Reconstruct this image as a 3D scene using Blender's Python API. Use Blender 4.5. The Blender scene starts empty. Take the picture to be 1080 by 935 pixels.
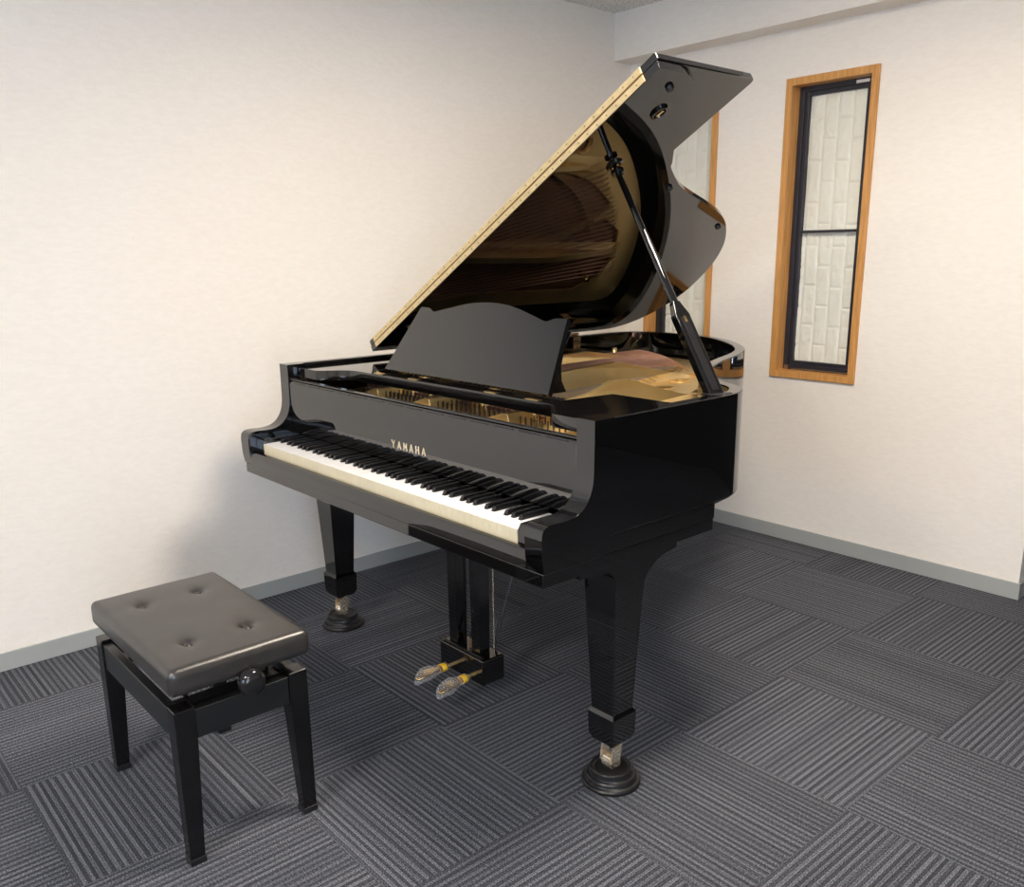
import bpy, bmesh, math, random
from mathutils import Vector, Matrix
random.seed(7)
SC = bpy.context.scene
COL = SC.collection
PI = math.pi

# ------------------------------------------------------------------ materials
def new_mat(name):
    m = bpy.data.materials.new(name); m.use_nodes = True
    nt = m.node_tree; b = nt.nodes['Principled BSDF']
    return m, nt, b
def setin(b, **k):
    for n, v in k.items():
        n = n.replace('_', ' ')
        b.inputs[n].default_value = v
def noise_bump(nt, b, scale, strength, dist=0.002, detail=3, coord='Object', stretch=(1, 1, 1)):
    tc = nt.nodes.new('ShaderNodeTexCoord'); mp = nt.nodes.new('ShaderNodeMapping')
    mp.inputs['Scale'].default_value = stretch
    n = nt.nodes.new('ShaderNodeTexNoise'); n.inputs['Scale'].default_value = scale; n.inputs['Detail'].default_value = detail
    bp = nt.nodes.new('ShaderNodeBump'); bp.inputs['Strength'].default_value = strength; bp.inputs['Distance'].default_value = dist
    nt.links.new(tc.outputs[coord], mp.inputs['Vector']); nt.links.new(mp.outputs[0], n.inputs['Vector'])
    nt.links.new(n.outputs['Fac'], bp.inputs['Height']); nt.links.new(bp.outputs[0], b.inputs['Normal'])
    return n, mp
def color_noise(nt, b, c1, c2, scale, stretch=(1, 1, 1), detail=4, lo=.35, hi=.65):
    tc = nt.nodes.new('ShaderNodeTexCoord'); mp = nt.nodes.new('ShaderNodeMapping')
    mp.inputs['Scale'].default_value = stretch
    n = nt.nodes.new('ShaderNodeTexNoise'); n.inputs['Scale'].default_value = scale; n.inputs['Detail'].default_value = detail
    r = nt.nodes.new('ShaderNodeValToRGB')
    r.color_ramp.elements[0].position = lo; r.color_ramp.elements[0].color = (*c1, 1)
    r.color_ramp.elements[1].position = hi; r.color_ramp.elements[1].color = (*c2, 1)
    nt.links.new(tc.outputs['Object'], mp.inputs['Vector']); nt.links.new(mp.outputs[0], n.inputs['Vector'])
    nt.links.new(n.outputs['Fac'], r.inputs['Fac']); nt.links.new(r.outputs[0], b.inputs['Base Color'])
def simple(name, col, rough=.5, metal=0., ior=1.5, noise=0.06, nscale=20, stretch=(1, 1, 1), bump=0, bscale=200):
    m, nt, b = new_mat(name)
    setin(b, Roughness=rough, Metallic=metal, IOR=ior)
    c2 = tuple(min(1, c * (1 + noise)) for c in col); c1 = tuple(c * (1 - noise) for c in col)
    color_noise(nt, b, c1, c2, nscale, stretch)
    if bump: noise_bump(nt, b, bscale, bump)
    return m

LACQ = simple('black_lacquer', (.0030, .0030, .0035), .02, 0, 1.78, .1)
SATIN = simple('satin_black', (.008, .008, .009), .32, 0, 1.5, .1)
RUBBER = simple('black_rubber', (.012, .012, .013), .33, 0, 1.45, .1)
GOLD = simple('gold_paint', (.94, .69, .31), .30, .80, 1.5, .06, 6, bump=.08, bscale=350)
BRASS = simple('brass', (.86, .62, .28), .22, 1, 1.5, .05)
HINGE = simple('hinge_brass', (.80, .63, .34), .42, .5, 1.5, .08, 40)
NICKEL = simple('pale_brass', (.92, .82, .66), .2, .85, 1.5, .04)
STEEL = simple('steel_wire', (.42, .38, .33), .3, 1)
COPPER = simple('copper_wire', (.72, .42, .32), .3, .95)
FELT = simple('red_felt', (.26, .12, .09), .95, 0, 1.4, .15, 200)
DARKF = simple('dark_felt', (.02, .015, .012), .9, 0, 1.4, .15, 200)
IVORY = simple('white_key_top', (.72, .73, .75), .18, 0, 1.5, .01)
CREAM = simple('cream_key_front', (.74, .64, .43), .35, 0, 1.5, .03)
EBONY = simple('black_key', (.006, .006, .007), .22, 0, 1.5, .1)
SOUND = simple('spruce_board', (.30, .16, .09), .4, 0, 1.5, .12, 8, (12, .6, 1))
ORANGE = simple('orange_wood', (.55, .27, .08), .42, 0, 1.5, .16, 7, (14, 14, 1.0))
ALU = simple('dark_aluminium', (.030, .030, .040), .38, .3, 1.5, .1)
FOAM = simple('white_foam', (.74, .74, .66), .6, 0, 1.45, .03, 5)
BASEB = simple('grey_vinyl', (.34, .355, .34), .45, 0, 1.45, .04, 4)
STICK = simple('sticker_white', (.75, .75, .72), .5)
YELLOW = simple('yellow_tape', (.90, .55, .04), .4)
LIGHTM = simple('lamp_housing', (.85, .85, .85), .4)
DARKW = simple('unlit_black', (.012, .011, .010), .75)  # near-black colour stands in for the unlit space past the back wall
FRAMEM = simple('powder_black', (.009, .010, .011), .30, 0, 1.5, .1, bump=.04, bscale=500)

def mat_wall():
    m, nt, b = new_mat('cream_wallpaper')
    setin(b, Roughness=.72, IOR=1.45)
    color_noise(nt, b, (.80, .755, .690), (.83, .785, .720), 30, (1, 1, 3))
    tc = nt.nodes.new('ShaderNodeTexCoord')
    mp = nt.nodes.new('ShaderNodeMapping'); mp.inputs['Scale'].default_value = (1, 1, 2.6)
    n = nt.nodes.new('ShaderNodeTexNoise'); n.inputs['Scale'].default_value = 130; n.inputs['Detail'].default_value = 2
    bp = nt.nodes.new('ShaderNodeBump'); bp.inputs['Strength'].default_value = .5; bp.inputs['Distance'].default_value = .0022
    nt.links.new(tc.outputs['Object'], mp.inputs['Vector']); nt.links.new(mp.outputs[0], n.inputs['Vector'])
    nt.links.new(n.outputs['Fac'], bp.inputs['Height']); nt.links.new(bp.outputs[0], b.inputs['Normal'])
    return m
WALL = mat_wall()
m, nt, b = new_mat('ceiling_board'); setin(b, Roughness=.9)
color_noise(nt, b, (.50, .49, .47), (.80, .79, .76), 90, (1, 1, 1), 4, .38, .5); CEIL = m

def mat_carpet():
    m, nt, b = new_mat('carpet_tiles'); N = nt.nodes; Lk = nt.links
    def node(t, **k):
        n = N.new(t)
        for a, v in k.items(): setattr(n, a, v)
        return n
    def math_(op, a, bb=None, c=None):
        n = node('ShaderNodeMath', operation=op)
        for i, v in enumerate((a, bb, c)):
            if v is None: continue
            if isinstance(v, (int, float)): n.inputs[i].default_value = v
            else: Lk.new(v, n.inputs[i])
        return n.outputs[0]
    tc = node('ShaderNodeTexCoord'); sp = node('ShaderNodeSeparateXYZ'); Lk.new(tc.outputs['Object'], sp.inputs[0])
    X = math_('DIVIDE', math_('SUBTRACT', sp.outputs[0], .907), .5)
    Y = math_('DIVIDE', math_('SUBTRACT', sp.outputs[1], .135), .5)
    ix, iy = math_('FLOOR', X), math_('FLOOR', Y)
    par = math_('FLOORED_MODULO', math_('ADD', ix, iy), 2)      # 0: ribs along y
    fx, fy = math_('FRACT', X), math_('FRACT', Y)
    # across / along coordinates
    def mix(a, bb):
        n = node('ShaderNodeMix'); n.data_type = 'FLOAT'
        Lk.new(par, n.inputs[0]); Lk.new(a, n.inputs[2]); Lk.new(bb, n.inputs[3]); return n.outputs[0]
    ac, al = mix(X, Y), mix(Y, X)
    tid = math_('ADD', math_('MULTIPLY', ix, 7.31), math_('MULTIPLY', iy, 13.17))
    def noise1(scale, src, detail=2, off=0):
        cb = node('ShaderNodeCombineXYZ'); Lk.new(src, cb.inputs[0]); Lk.new(tid, cb.inputs[1]); cb.inputs[2].default_value = off
        mp = node('ShaderNodeMapping'); mp.inputs['Scale'].default_value = (scale, 1, 1)
        Lk.new(cb.outputs[0], mp.inputs['Vector'])
        n = node('ShaderNodeTexNoise'); n.inputs['Scale'].default_value = 1; n.inputs['Detail'].default_value = detail
        Lk.new(mp.outputs[0], n.inputs['Vector']); return n.outputs['Fac']
    # regular ribs with jitter
    jit = noise1(9, ac, 1, 3.3)
    ph = math_('MULTIPLY', math_('ADD', ac, math_('MULTIPLY', jit, .03)), 27 * 2 * PI)
    rib = math_('MULTIPLY_ADD', math_('ADD', math_('SINE', ph), math_('MULTIPLY', math_('SINE', math_('MULTIPLY', ph, 3.0)), .55)), .36, .5)
    wid = noise1(80, ac, 2, 9.1)
    rv = math_('ADD', math_('MULTIPLY', rib, .75), math_('MULTIPLY', math_('SUBTRACT', wid, .5), .9))
    # loop grain
    cb = node('ShaderNodeCombineXYZ'); Lk.new(ac, cb.inputs[0]); Lk.new(al, cb.inputs[1])
    g = node('ShaderNodeTexNoise'); g.inputs['Scale'].default_value = 1; g.inputs['Detail'].default_value = 2
    mp = node('ShaderNodeMapping'); mp.inputs['Scale'].default_value = (230, 130, 1)
    Lk.new(cb.outputs[0], mp.inputs['Vector']); Lk.new(mp.outputs[0], g.inputs['Vector'])
    rv2 = math_('ADD', rv, math_('MULTIPLY', math_('SUBTRACT', g.outputs['Fac'], .5), 3.0))
    ramp = node('ShaderNodeValToRGB'); Lk.new(rv2, ramp.inputs['Fac'])
    e = ramp.color_ramp.elements
    e[0].position = .0; e[0].color = (.019, .022, .031, 1)
    e[1].position = 1.0; e[1].color = (.235, .245, .275, 1)
    x = ramp.color_ramp.elements.new(.5); x.color = (.071, .077, .095, 1)
    # tile seams + per tile tone
    def seam(f):
        d = math_('MINIMUM', f, math_('SUBTRACT', 1, f)); return math_('LESS_THAN', d, .0035)
    sm = math_('MAXIMUM', seam(fx), seam(fy))
    wn = node('ShaderNodeTexWhiteNoise'); wn.noise_dimensions = '1D'; Lk.new(tid, wn.inputs['W'])
    tone = math_('MULTIPLY_ADD', wn.outputs['Value'], .22, .90)
    tone = math_('MULTIPLY', tone, math_('SUBTRACT', 1, math_('MULTIPLY', sm, .35)))
    mx = node('ShaderNodeMix'); mx.data_type = 'RGBA'; mx.blend_type = 'MULTIPLY'; mx.inputs[0].default_value = 1
    Lk.new(ramp.outputs[0], mx.inputs[6])
    cc = node('ShaderNodeCombineColor')
    for i in range(3): Lk.new(tone, cc.inputs[i])
    Lk.new(cc.outputs[0], mx.inputs[7]); Lk.new(mx.outputs[2], b.inputs['Base Color'])
    bp = node('ShaderNodeBump'); bp.inputs['Strength'].default_value = .6; bp.inputs['Distance'].default_value = .003
    Lk.new(rv2, bp.inputs['Height']); Lk.new(bp.outputs[0], b.inputs['Normal'])
    setin(b, Roughness=.9, IOR=1.4)
    return m
CARPET = mat_carpet()

def mat_leather():
    m, nt, b = new_mat('black_leatherette')
    setin(b, Roughness=.34, IOR=1.7)
    color_noise(nt, b, (.019, .017, .016), (.027, .024, .022), 25)
    tc = nt.nodes.new('ShaderNodeTexCoord'); v = nt.nodes.new('ShaderNodeTexVoronoi'); v.inputs['Scale'].default_value = 420
    bp = nt.nodes.new('ShaderNodeBump'); bp.inputs['Strength'].default_value = .18; bp.inputs['Distance'].default_value = .001
    nt.links.new(tc.outputs['Object'], v.inputs['Vector']); nt.links.new(v.outputs['Distance'], bp.inputs['Height']); nt.links.new(bp.outputs[0], b.inputs['Normal'])
    return m
LEATHER = mat_leather()
m, nt, b = new_mat('clear_plastic')
b.inputs['Base Color'].default_value = (.8, .84, .9, 1); setin(b, Roughness=.12, IOR=1.6)
tr = nt.nodes.new('ShaderNodeBsdfTransparent'); tr.inputs[0].default_value = (.95, .96, .98, 1)
mxs = nt.nodes.new('ShaderNodeMixShader'); fr_ = nt.nodes.new('ShaderNodeLayerWeight'); fr_.inputs[0].default_value = .35
mr = nt.nodes.new('ShaderNodeMapRange'); mr.inputs[3].default_value = .07; mr.inputs[4].default_value = .55
nt.links.new(fr_.outputs['Facing'], mr.inputs[0]); nt.links.new(mr.outputs[0], mxs.inputs[0]); nt.links.new(tr.outputs[0], mxs.inputs[1]); nt.links.new(b.outputs[0], mxs.inputs[2])
nt.links.new(mxs.outputs[0], nt.nodes['Material Output'].inputs[0]); PLASTIC = m
m, nt, b = new_mat('lamp_diffuser'); setin(b, Roughness=.5)
b.inputs['Emission Color'].default_value = (1, .93, .83, 1); b.inputs['Emission Strength'].default_value = 1.0; DIFF = m
LAMP = m

# ------------------------------------------------------------------ mesh helpers
def box(bm, x0, x1, y0, y1, z0, z1, M=None, top=None):
    """axis box; top=(dx,dy) shrinks the z1 face per side"""
    dx, dy = top or (0, 0)
    co = [(x0, y0, z0), (x1, y0, z0), (x1, y1, z0), (x0, y1, z0), (x0 + dx, y0 + dy, z1), (x1 - dx, y0 + dy, z1), (x1 - dx, y1 - dy, z1), (x0 + dx, y1 - dy, z1)]
    v = [bm.verts.new(M @ Vector(c) if M else c) for c in co]
    for f in ((0, 3, 2, 1), (4, 5, 6, 7), (0, 1, 5, 4), (1, 2, 6, 5), (2, 3, 7, 6), (3, 0, 4, 7)): bm.faces.new([v[i] for i in f])
    return v
def prism(bm, poly, a, b_, axis='z', M=None):
    """extrude 2d polygon. axis z: (x,y); axis x: (y,z); axis y: (x,z)"""
    def p(q, t):
        c = {'z': (q[0], q[1], t), 'x': (t, q[0], q[1]), 'y': (q[0], t, q[1])}[axis]
        return M @ Vector(c) if M else Vector(c)
    pp = []
    for q in poly:
        if not pp or (Vector(q) - Vector(pp[-1])).length > 1e-5: pp.append(tuple(q))
    if (Vector(pp[0]) - Vector(pp[-1])).length < 1e-5: pp.pop()
    poly = pp
    A = [bm.verts.new(p(q, a)) for q in poly]; B = [bm.verts.new(p(q, b_)) for q in poly]
    n = len(poly)
    f1 = bm.faces.new(A); f2 = bm.faces.new(B[::-1])
    for i in range(n): bm.faces.new((A[i], B[i], B[(i + 1) % n], A[(i + 1) % n]))
    f1.normal_update(); f2.normal_update(); bmesh.ops.triangulate(bm, faces=[f1, f2])
def ring(bm, outer, inner, z0, z1):
    n = len(outer)
    V = [[bm.verts.new((p[0], p[1], z)) for p in L] for L in (outer, inner) for z in (z0, z1)]
    o0, o1, i0, i1 = V
    for k in range(n):
        j = (k + 1) % n
        bm.faces.new((o0[k], o0[j], o1[j], o1[k])); bm.faces.new((i0[j], i0[k], i1[k], i1[j]))
        bm.faces.new((o1[k], o1[j], i1[j], i1[k])); bm.faces.new((o0[j], o0[k], i0[k], i0[j]))
def lathe(bm, prof, c, n=40, M=None):
    """prof: list of (r,z) around the z axis at c"""
    rings = []
    for r, z in prof:
        rr = []
        for k in range(n):
            a = 2 * PI * k / n; p = Vector((c[0] + r * math.cos(a), c[1] + r * math.sin(a), c[2] + z))
            if M: p = M @ Vector((r * math.cos(a), r * math.sin(a), z))
            rr.append(bm.verts.new(p))
        rings.append(rr)
    for a, b_ in zip(rings, rings[1:]):
        for k in range(n): bm.faces.new((a[k], a[(k + 1) % n], b_[(k + 1) % n], b_[k]))
    bm.faces.new(rings[0][::-1]); bm.faces.new(rings[-1])
def tube(bm, pts, r, n=8):
    pts = [Vector(p) for p in pts]; rr = r if isinstance(r, (list, tuple)) else [r] * len(pts)
    rings = []
    for i, p in enumerate(pts):
        d = (pts[min(i + 1, len(pts) - 1)] - pts[max(i - 1, 0)]).normalized()
        u = d.cross(Vector((0, 0, 1)) if abs(d.z) < .9 else Vector((1, 0, 0))).normalized(); w = d.cross(u)
        rings.append([bm.verts.new(p + rr[i] * (u * math.cos(2 * PI * k / n) + w * math.sin(2 * PI * k / n))) for k in range(n)])
    for a, b_ in zip(rings, rings[1:]):
        for k in range(n): bm.faces.new((a[k], a[(k + 1) % n], b_[(k + 1) % n], b_[k]))
    bm.faces.new(rings[0][::-1]); bm.faces.new(rings[-1])
def sweep_box(bm, stations):
    """stations: list of (center, side vector, up vector) half extents -> rectangular loft"""
    rings = [[bm.verts.new(c + s * a + u * b_) for a, b_ in ((-1, -1), (1, -1), (1, 1), (-1, 1))] for c, s, u in stations]
    for a, b_ in zip(rings, rings[1:]):
        for k in range(4): bm.faces.new((a[k], a[(k + 1) % 4], b_[(k + 1) % 4], b_[k]))
    bm.faces.new(rings[0][::-1]); bm.faces.new(rings[-1])
def flat_holes(name, loops, z0, z1):
    """filled 2d shape with holes -> mesh between z0 and z1"""
    cu = bpy.data.curves.new(name + '_outline', 'CURVE'); cu.dimensions = '2D'; cu.fill_mode = 'BOTH'; cu.extrude = (z1 - z0) / 2
    for lp in loops:
        s = cu.splines.new('POLY'); s.points.add(len(lp) - 1); s.use_cyclic_u = True
        for i, q in enumerate(lp): s.points[i].co = (q[0], q[1], 0, 1)
    o = bpy.data.objects.new('temp_outline', cu); COL.objects.link(o)
    dg = bpy.context.evaluated_depsgraph_get(); me = bpy.data.meshes.new_from_object(o.evaluated_get(dg))
    bpy.data.objects.remove(o); bpy.data.curves.remove(cu)
    bm = bmesh.new(); bm.from_mesh(me); bpy.data.meshes.remove(me)
    for v in bm.verts: v.co.z += (z0 + z1) / 2
    bmesh.ops.remove_doubles(bm, verts=bm.verts, dist=1e-5)
    return bm
def obj(name, bm, mat, parent=None, bevel=0, smooth=None, seg=2, recalc=True):
    if recalc: bmesh.ops.recalc_face_normals(bm, faces=bm.faces)
    me = bpy.data.meshes.new(name); bm.to_mesh(me); bm.free()
    o = bpy.data.objects.new(name, me); COL.objects.link(o)
    for mm in (mat if isinstance(mat, (list, tuple)) else [mat]): me.materials.append(mm)
    if parent is not None:
        o.parent = parent
        w = Vector(parent['_w']) if '_w' in parent else Vector((0, 0, 0))
        o.location = -w; o['_w'] = (0., 0., 0.)
        if parent.type == 'MESH': o.location = (0, 0, 0)
    if bevel:
        b_ = o.modifiers.new('bevel', 'BEVEL'); b_.width = bevel; b_.segments = seg; b_.limit_method = 'ANGLE'; b_.angle_limit = math.radians(40); b_.harden_normals = True
    if smooth is not None or bevel:
        for p in me.polygons: p.use_smooth = True
        try: me.set_sharp_from_angle(angle=math.radians(smooth or 35))
        except Exception: pass
    return o
def thing(name, label, cat, loc, group=None):
    o = bpy.data.objects.new(name, None); COL.objects.link(o); o.location = loc; o.empty_display_size = .05
    o['label'] = label; o['category'] = cat; o['_w'] = tuple(float(v) for v in loc)
    if group: o['group'] = group
    return o
def tag(o, label, cat, group=None):
    o['label'] = label; o['category'] = cat
    if group: o['group'] = group
def struct(name, bm, mat, parent=None, **k):
    o = obj(name, bm, mat, parent, **k)
    if parent is None: o['kind'] = 'structure'
    return o
def B(): return bmesh.new()
def catmull(P, n=6, closed=False):
    out = []; N = len(P)
    rng = range(N if closed else N - 1)
    for i in rng:
        g = (lambda k: P[k % N]) if closed else (lambda k: P[max(0, min(N - 1, k))])
        p0, p1, p2, p3 = g(i - 1), g(i), g(i + 1), g(i + 2)
        for j in range(n):
            t = j / n
            out.append(tuple(.5 * ((2 * p1[a]) + (-p0[a] + p2[a]) * t + (2 * p0[a] - 5 * p1[a] + 4 * p2[a] - p3[a]) * t * t + (-p0[a] + 3 * p1[a] - 3 * p2[a] + p3[a]) * t ** 3) for a in range(2)))
    if not closed: out.append(tuple(P[-1]))
    return out
def offset(P, d):
    """offset a counter-clockwise closed polygon outward by d"""
    out = []; N = len(P)
    for i in range(N):
        a, p, c = Vector(P[i - 1]), Vector(P[i]), Vector(P[(i + 1) % N])
        e1, e2 = (p - a).normalized(), (c - p).normalized()
        n1, n2 = Vector((e1.y, -e1.x)), Vector((e2.y, -e2.x)); n = (n1 + n2)
        if n.length < 1e-6: n = n1
        n.normalize(); k = d / max(.5, n.dot(n1)); out.append((p.x + n.x * k, p.y + n.y * k))
    return out
def circle(cx, cy, r, n=24, sy=1): return [(cx + r * math.cos(2 * PI * k / n), cy + r * sy * math.sin(2 * PI * k / n)) for k in range(n)]

# ------------------------------------------------------------------ room
XL, YB, XE, XR, YF, YD, ZC = -.386, 2.379, 1.686, 4.7, -4.2, 5.0, 2.477
bm = B(); box(bm, XL - .2, XR + .2, YF - .2, YD + .2, -.1, 0); struct('floor', bm, CARPET)
bm = B(); box(bm, XL - .2, XR + .2, YF - .2, YD + .2, ZC, ZC + .1); struct('ceiling', bm, CEIL)
bm = B(); box(bm, XL - .15, XL, YF - .15, YB + .15, 0, ZC); struct('wall_left', bm, WALL)
WIN = [(-.258, .162), (.517, .937)]; WZ0, WZ1 = .778, 2.066
def rot_xz(bm, y0):   # turn an XY sheet extruded in z into an XZ wall whose z span becomes y
    for v in bm.verts: v.co = Vector((v.co.x, v.co.z, v.co.y))
    bmesh.ops.reverse_faces(bm, faces=bm.faces)
loops = [[(XL, 0), (XE, 0), (XE, ZC), (XL, ZC)]]
for a, b_ in WIN: loops.append([(a + .015, WZ0 + .015), (b_ - .015, WZ0 + .015), (b_ - .015, WZ1 - .015), (a + .015, WZ1 - .015)])
bm = flat_holes('wall', loops, YB, YB + .16); rot_xz(bm, 0); struct('wall_back', bm, WALL)
bm = B(); box(bm, XE - .15, XE, YB + .16, YD, 0, ZC); struct('wall_return', bm, WALL)
bm = B(); box(bm, XE - .15, XR, YD, YD + .15, 0, ZC); struct('wall_far', bm, DARKW)  # coloured dark in place of an unlit room
bm = B(); box(bm, XE + .3, XR - .02, YB + .9, YB + 1.0, 0, 2.2); struct('reflection_blocker', bm, DARKW)  # unseen dark panel, added so the piano's right side mirrors black
# front wall (behind the camera) with a wide glazed opening
loops = [[(XL - .15, 0), (XR + .15, 0), (XR + .15, ZC), (XL - .15, ZC)], [(1.2, .9), (3.4, .9), (3.4, 2.1), (1.2, 2.1)]]
bm = flat_holes('wall', loops, YF - .15, YF); rot_xz(bm, 0); struct('wall_front', bm, WALL)
# right wall with a tall glazed door opening
loops = [[(YF, 0), (YD, 0), (YD, ZC), (YF, ZC)], [(-2.9, .25), (-1.3, .25), (-1.3, 2.05), (-2.9, 2.05)]]
bm = flat_holes('wall', loops, XR, XR + .15)
for v in bm.verts: v.co = Vector((v.co.z, v.co.x, v.co.y))
struct('wall_right', bm, WALL)
for nm, X0, X1, Y0, Y1, Z0, Z1 in (('window_3', 1.2, 3.4, YF - .10, YF - .05, .9, 2.1), ('window_4', XR + .05, XR + .10, -2.9, -1.3, .25, 2.05)):
    bm = B(); w = .045
    if X1 - X0 > 1:
        box(bm, X0, X1, Y0, Y1, Z0, Z0 + w); box(bm, X0, X1, Y0, Y1, Z1 - w, Z1)
        for x in (X0, (X0 + X1) / 2 - w / 2, X1 - w): box(bm, x, x + w, Y0, Y1, Z0 + w, Z1 - w)
    else:
        box(bm, X0, X1, Y0, Y1, Z0, Z0 + w); box(bm, X0, X1, Y0, Y1, Z1 - w, Z1)
        for y in (Y0, (Y0 + Y1) / 2 - w / 2, Y1 - w): box(bm, X0, X1, y, y + w, Z0 + w, Z1 - w)
    struct(nm, bm, ALU)
bm = B(); box(bm, XL, XE, 2.252, YB, 2.262, ZC); struct('trim_1', bm, WALL)
bm = B(); box(bm, XL, XL + .008, YF, YB, 0, .064); struct('baseboard_left', bm, BASEB, bevel=.002)
bm = B(); box(bm, XL, XE + .008, YB - .008, YB, 0, .068); box(bm, XE, XE + .008, YB, YD, 0, .068); struct('baseboard_back', bm, BASEB, bevel=.002)

# ------------------------------------------------------------------ small windows with foam panels
def foam_mesh(x0, x1, z0, z1, y, seed):
    rnd = random.Random(seed)
    from mathutils import noise
    bm = B(); st = .0042
    nx, nz = int((x1 - x0) / st) + 1, int((z1 - z0) / st) + 1
    cw, bl = .066, .176
    def h(x, z):
        c = math.floor(x / cw); fx = x / cw - c
        zz = z / bl + (.5 if c % 2 else 0) + .03 * math.sin(c * 5.1); r = math.floor(zz); fz = zz - r
        ex = min(fx, 1 - fx) * cw; ez = min(fz, 1 - fz) * bl
        e = min(ex, ez); lip = min(1, max(0, e / .010)) ** .7
        nn = noise.noise(Vector((x * 38 + c * 9, z * 26 + r * 7, seed))) * .5 + noise.noise(Vector((x * 90, z * 70 + c, seed + 3))) * .25
        return .0052 * lip + .0060 * nn * lip
    V = []
    for j in range(nz + 1):
        row = []
        for i in range(nx + 1):
            x = x0 + (x1 - x0) * i / nx; z = z0 + (z1 - z0) * j / nz
            wave = .007 * noise.noise(Vector((x * 5, z * 3, seed + 8)))
            row.append(bm.verts.new((x, y - h(x - x0 + .02 + seed * .013, z - z0 + seed * .05) - wave, z)))
        V.append(row)
    for j in range(nz):
        for i in range(nx): bm.faces.new((V[j][i], V[j][i + 1], V[j + 1][i + 1], V[j + 1][i]))
    # back and rim
    bk = [bm.verts.new(p) for p in ((x0, y + .008, z0), (x1, y + .008, z0), (x1, y + .008, z1), (x0, y + .008, z1))]
    bm.faces.new(bk[::-1])
    bm.faces.new([bk[0], bk[1]] + V[0][::-1]); bm.faces.new([bk[2], bk[3]] + V[-1])
    bm.faces.new([bk[3], bk[0]] + [V[j][0] for j in range(nz + 1)]); bm.faces.new([bk[1], bk[2]] + [V[j][-1] for j in range(nz, -1, -1)])
    return bm
for k, (a, b_) in enumerate(WIN):
    y0, y1 = YB - .012, YB + .055
    w = .031
    def rect_ring(bm, x0, x1, z0, z1, w, ya, yb, wb=None):
        wb = wb or w
        box(bm, x0, x0 + w, ya, yb, z0, z1); box(bm, x1 - w, x1, ya, yb, z0, z1)
        box(bm, x0 + w, x1 - w, ya, yb, z1 - w, z1); box(bm, x0 + w, x1 - w, ya, yb, z0, z0 + wb)
    bm = B(); rect_ring(bm, a, b_, WZ0, WZ1, w, y0, y1)
    root = struct('window_%d' % (k + 1), bm, ORANGE, bevel=.0015)
    bm = B(); rect_ring(bm, a + .016, b_ - .016, WZ0 + .016, WZ1 - .016, .037, y1, YB + .10); f = obj('window_frame', bm, ALU, root, bevel=.002)
    bm = B(); rect_ring(bm, a + w + .015, b_ - w - .030, WZ0 + w + .016, WZ1 - w - .014, .024, y1 + .010, YB + .095); 
    obj('sash', bm, ALU, root, bevel=.003)
    bm = B(); box(bm, a + w + .03, b_ - w - .03, YB + .100, YB + .104, WZ0 + w, WZ1 - w); obj('backing_board', bm, FOAM, root)
    bm = B(); box(bm, a + .064, b_ - .084, y1 + .001, y1 + .012, 1.421, 1.433); obj('glazing_bar', bm, ALU, root, bevel=.002)
    # stickers
    bm = B(); box(bm, a + .29, a + .348, y1 - .0015, y1, WZ1 - w - .018, WZ1 - w - .006)
    box(bm, a + .354, a + .362, y1 - .0015, y1, WZ1 - w - .014, WZ1 - w - .009); box(bm, a + .366, a + .388, y1 - .0015, y1, WZ1 - w - .016, WZ1 - w - .008)
    obj('sticker', bm, STICK, root)
    # stays and latches
    bm = B(); box(bm, a + w + .012, a + w + .034, y1 - .012, y1, WZ0 + w, WZ0 + w + .02); tube(bm, [(a + w + .05, y1 - .01, WZ0 + w + .004), (a + w + .10, y1 - .008, WZ0 + w + .006), (b_ - w - .03, y1 - .006, WZ0 + w + .005)], .003)
    obj('window_stay', bm, STEEL, root)
    bm = B(); box(bm, b_ - w - .022, b_ - w - .002, y1 - .006, y1, WZ0 + .115, WZ0 + .121); obj('latch', bm, STEEL, root)
    xs0, xs1 = a + w + .034, b_ - w - .052
    where = ('foam panel in the window behind the raised piano lid', 'foam panel in the window right of the piano')[k]
    for nm, z0, z1, pos in (('lower', WZ0 + .068, 1.423, 'below'), ('upper', 1.431, WZ1 - .066, 'above')):
        o = obj('foam_panel', foam_mesh(xs0, xs1, z0, z1, YB + .090, k * 2 + (nm == 'upper')), FOAM)
        for p in o.data.polygons: p.use_smooth = True
        o.data.set_sharp_from_angle(angle=math.radians(50))
        tag(o, 'white embossed %s, %s its crossbar' % (where, pos), 'wall panel', 'brick-embossed foam panels in the two windows')

# ------------------------------------------------------------------ piano
W, HR = 1.49, .988
bent = [(1.488, .55), (1.487, .65), (1.476, .72), (1.45, .772), (1.41, .812), (1.355, .843), (1.29, .880), (1.240, .930), (1.185, .992), (1.112, 1.10), (1.055, 1.22), (.995, 1.38), (.948, 1.50), (.888, 1.61), (.80, 1.72), (.67, 1.84), (.54, 1.925), (.40, 1.975), (.25, 1.995), (.12, 1.972), (.04, 1.91), (.006, 1.82), (0, 1.70)]
BC = catmull(bent, 5)
RIM_O = [(W, .155), (W, .35)] + BC + [(0, 1.2), (0, .155)]          # counter-clockwise
RT = .038
RIM_I = offset(RIM_O, -RT)
P = thing('grand_piano', 'black polished grand piano with raised lid standing in the room corner', 'piano', (.745, .9, 0))

# rim: curved ring behind, two arms in front
bm = B()
OY = [(x, max(y, .220)) for x, y in RIM_O]
o_open, i_open = OY, RIM_I
n = len(OY)
zb = .700
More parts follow.
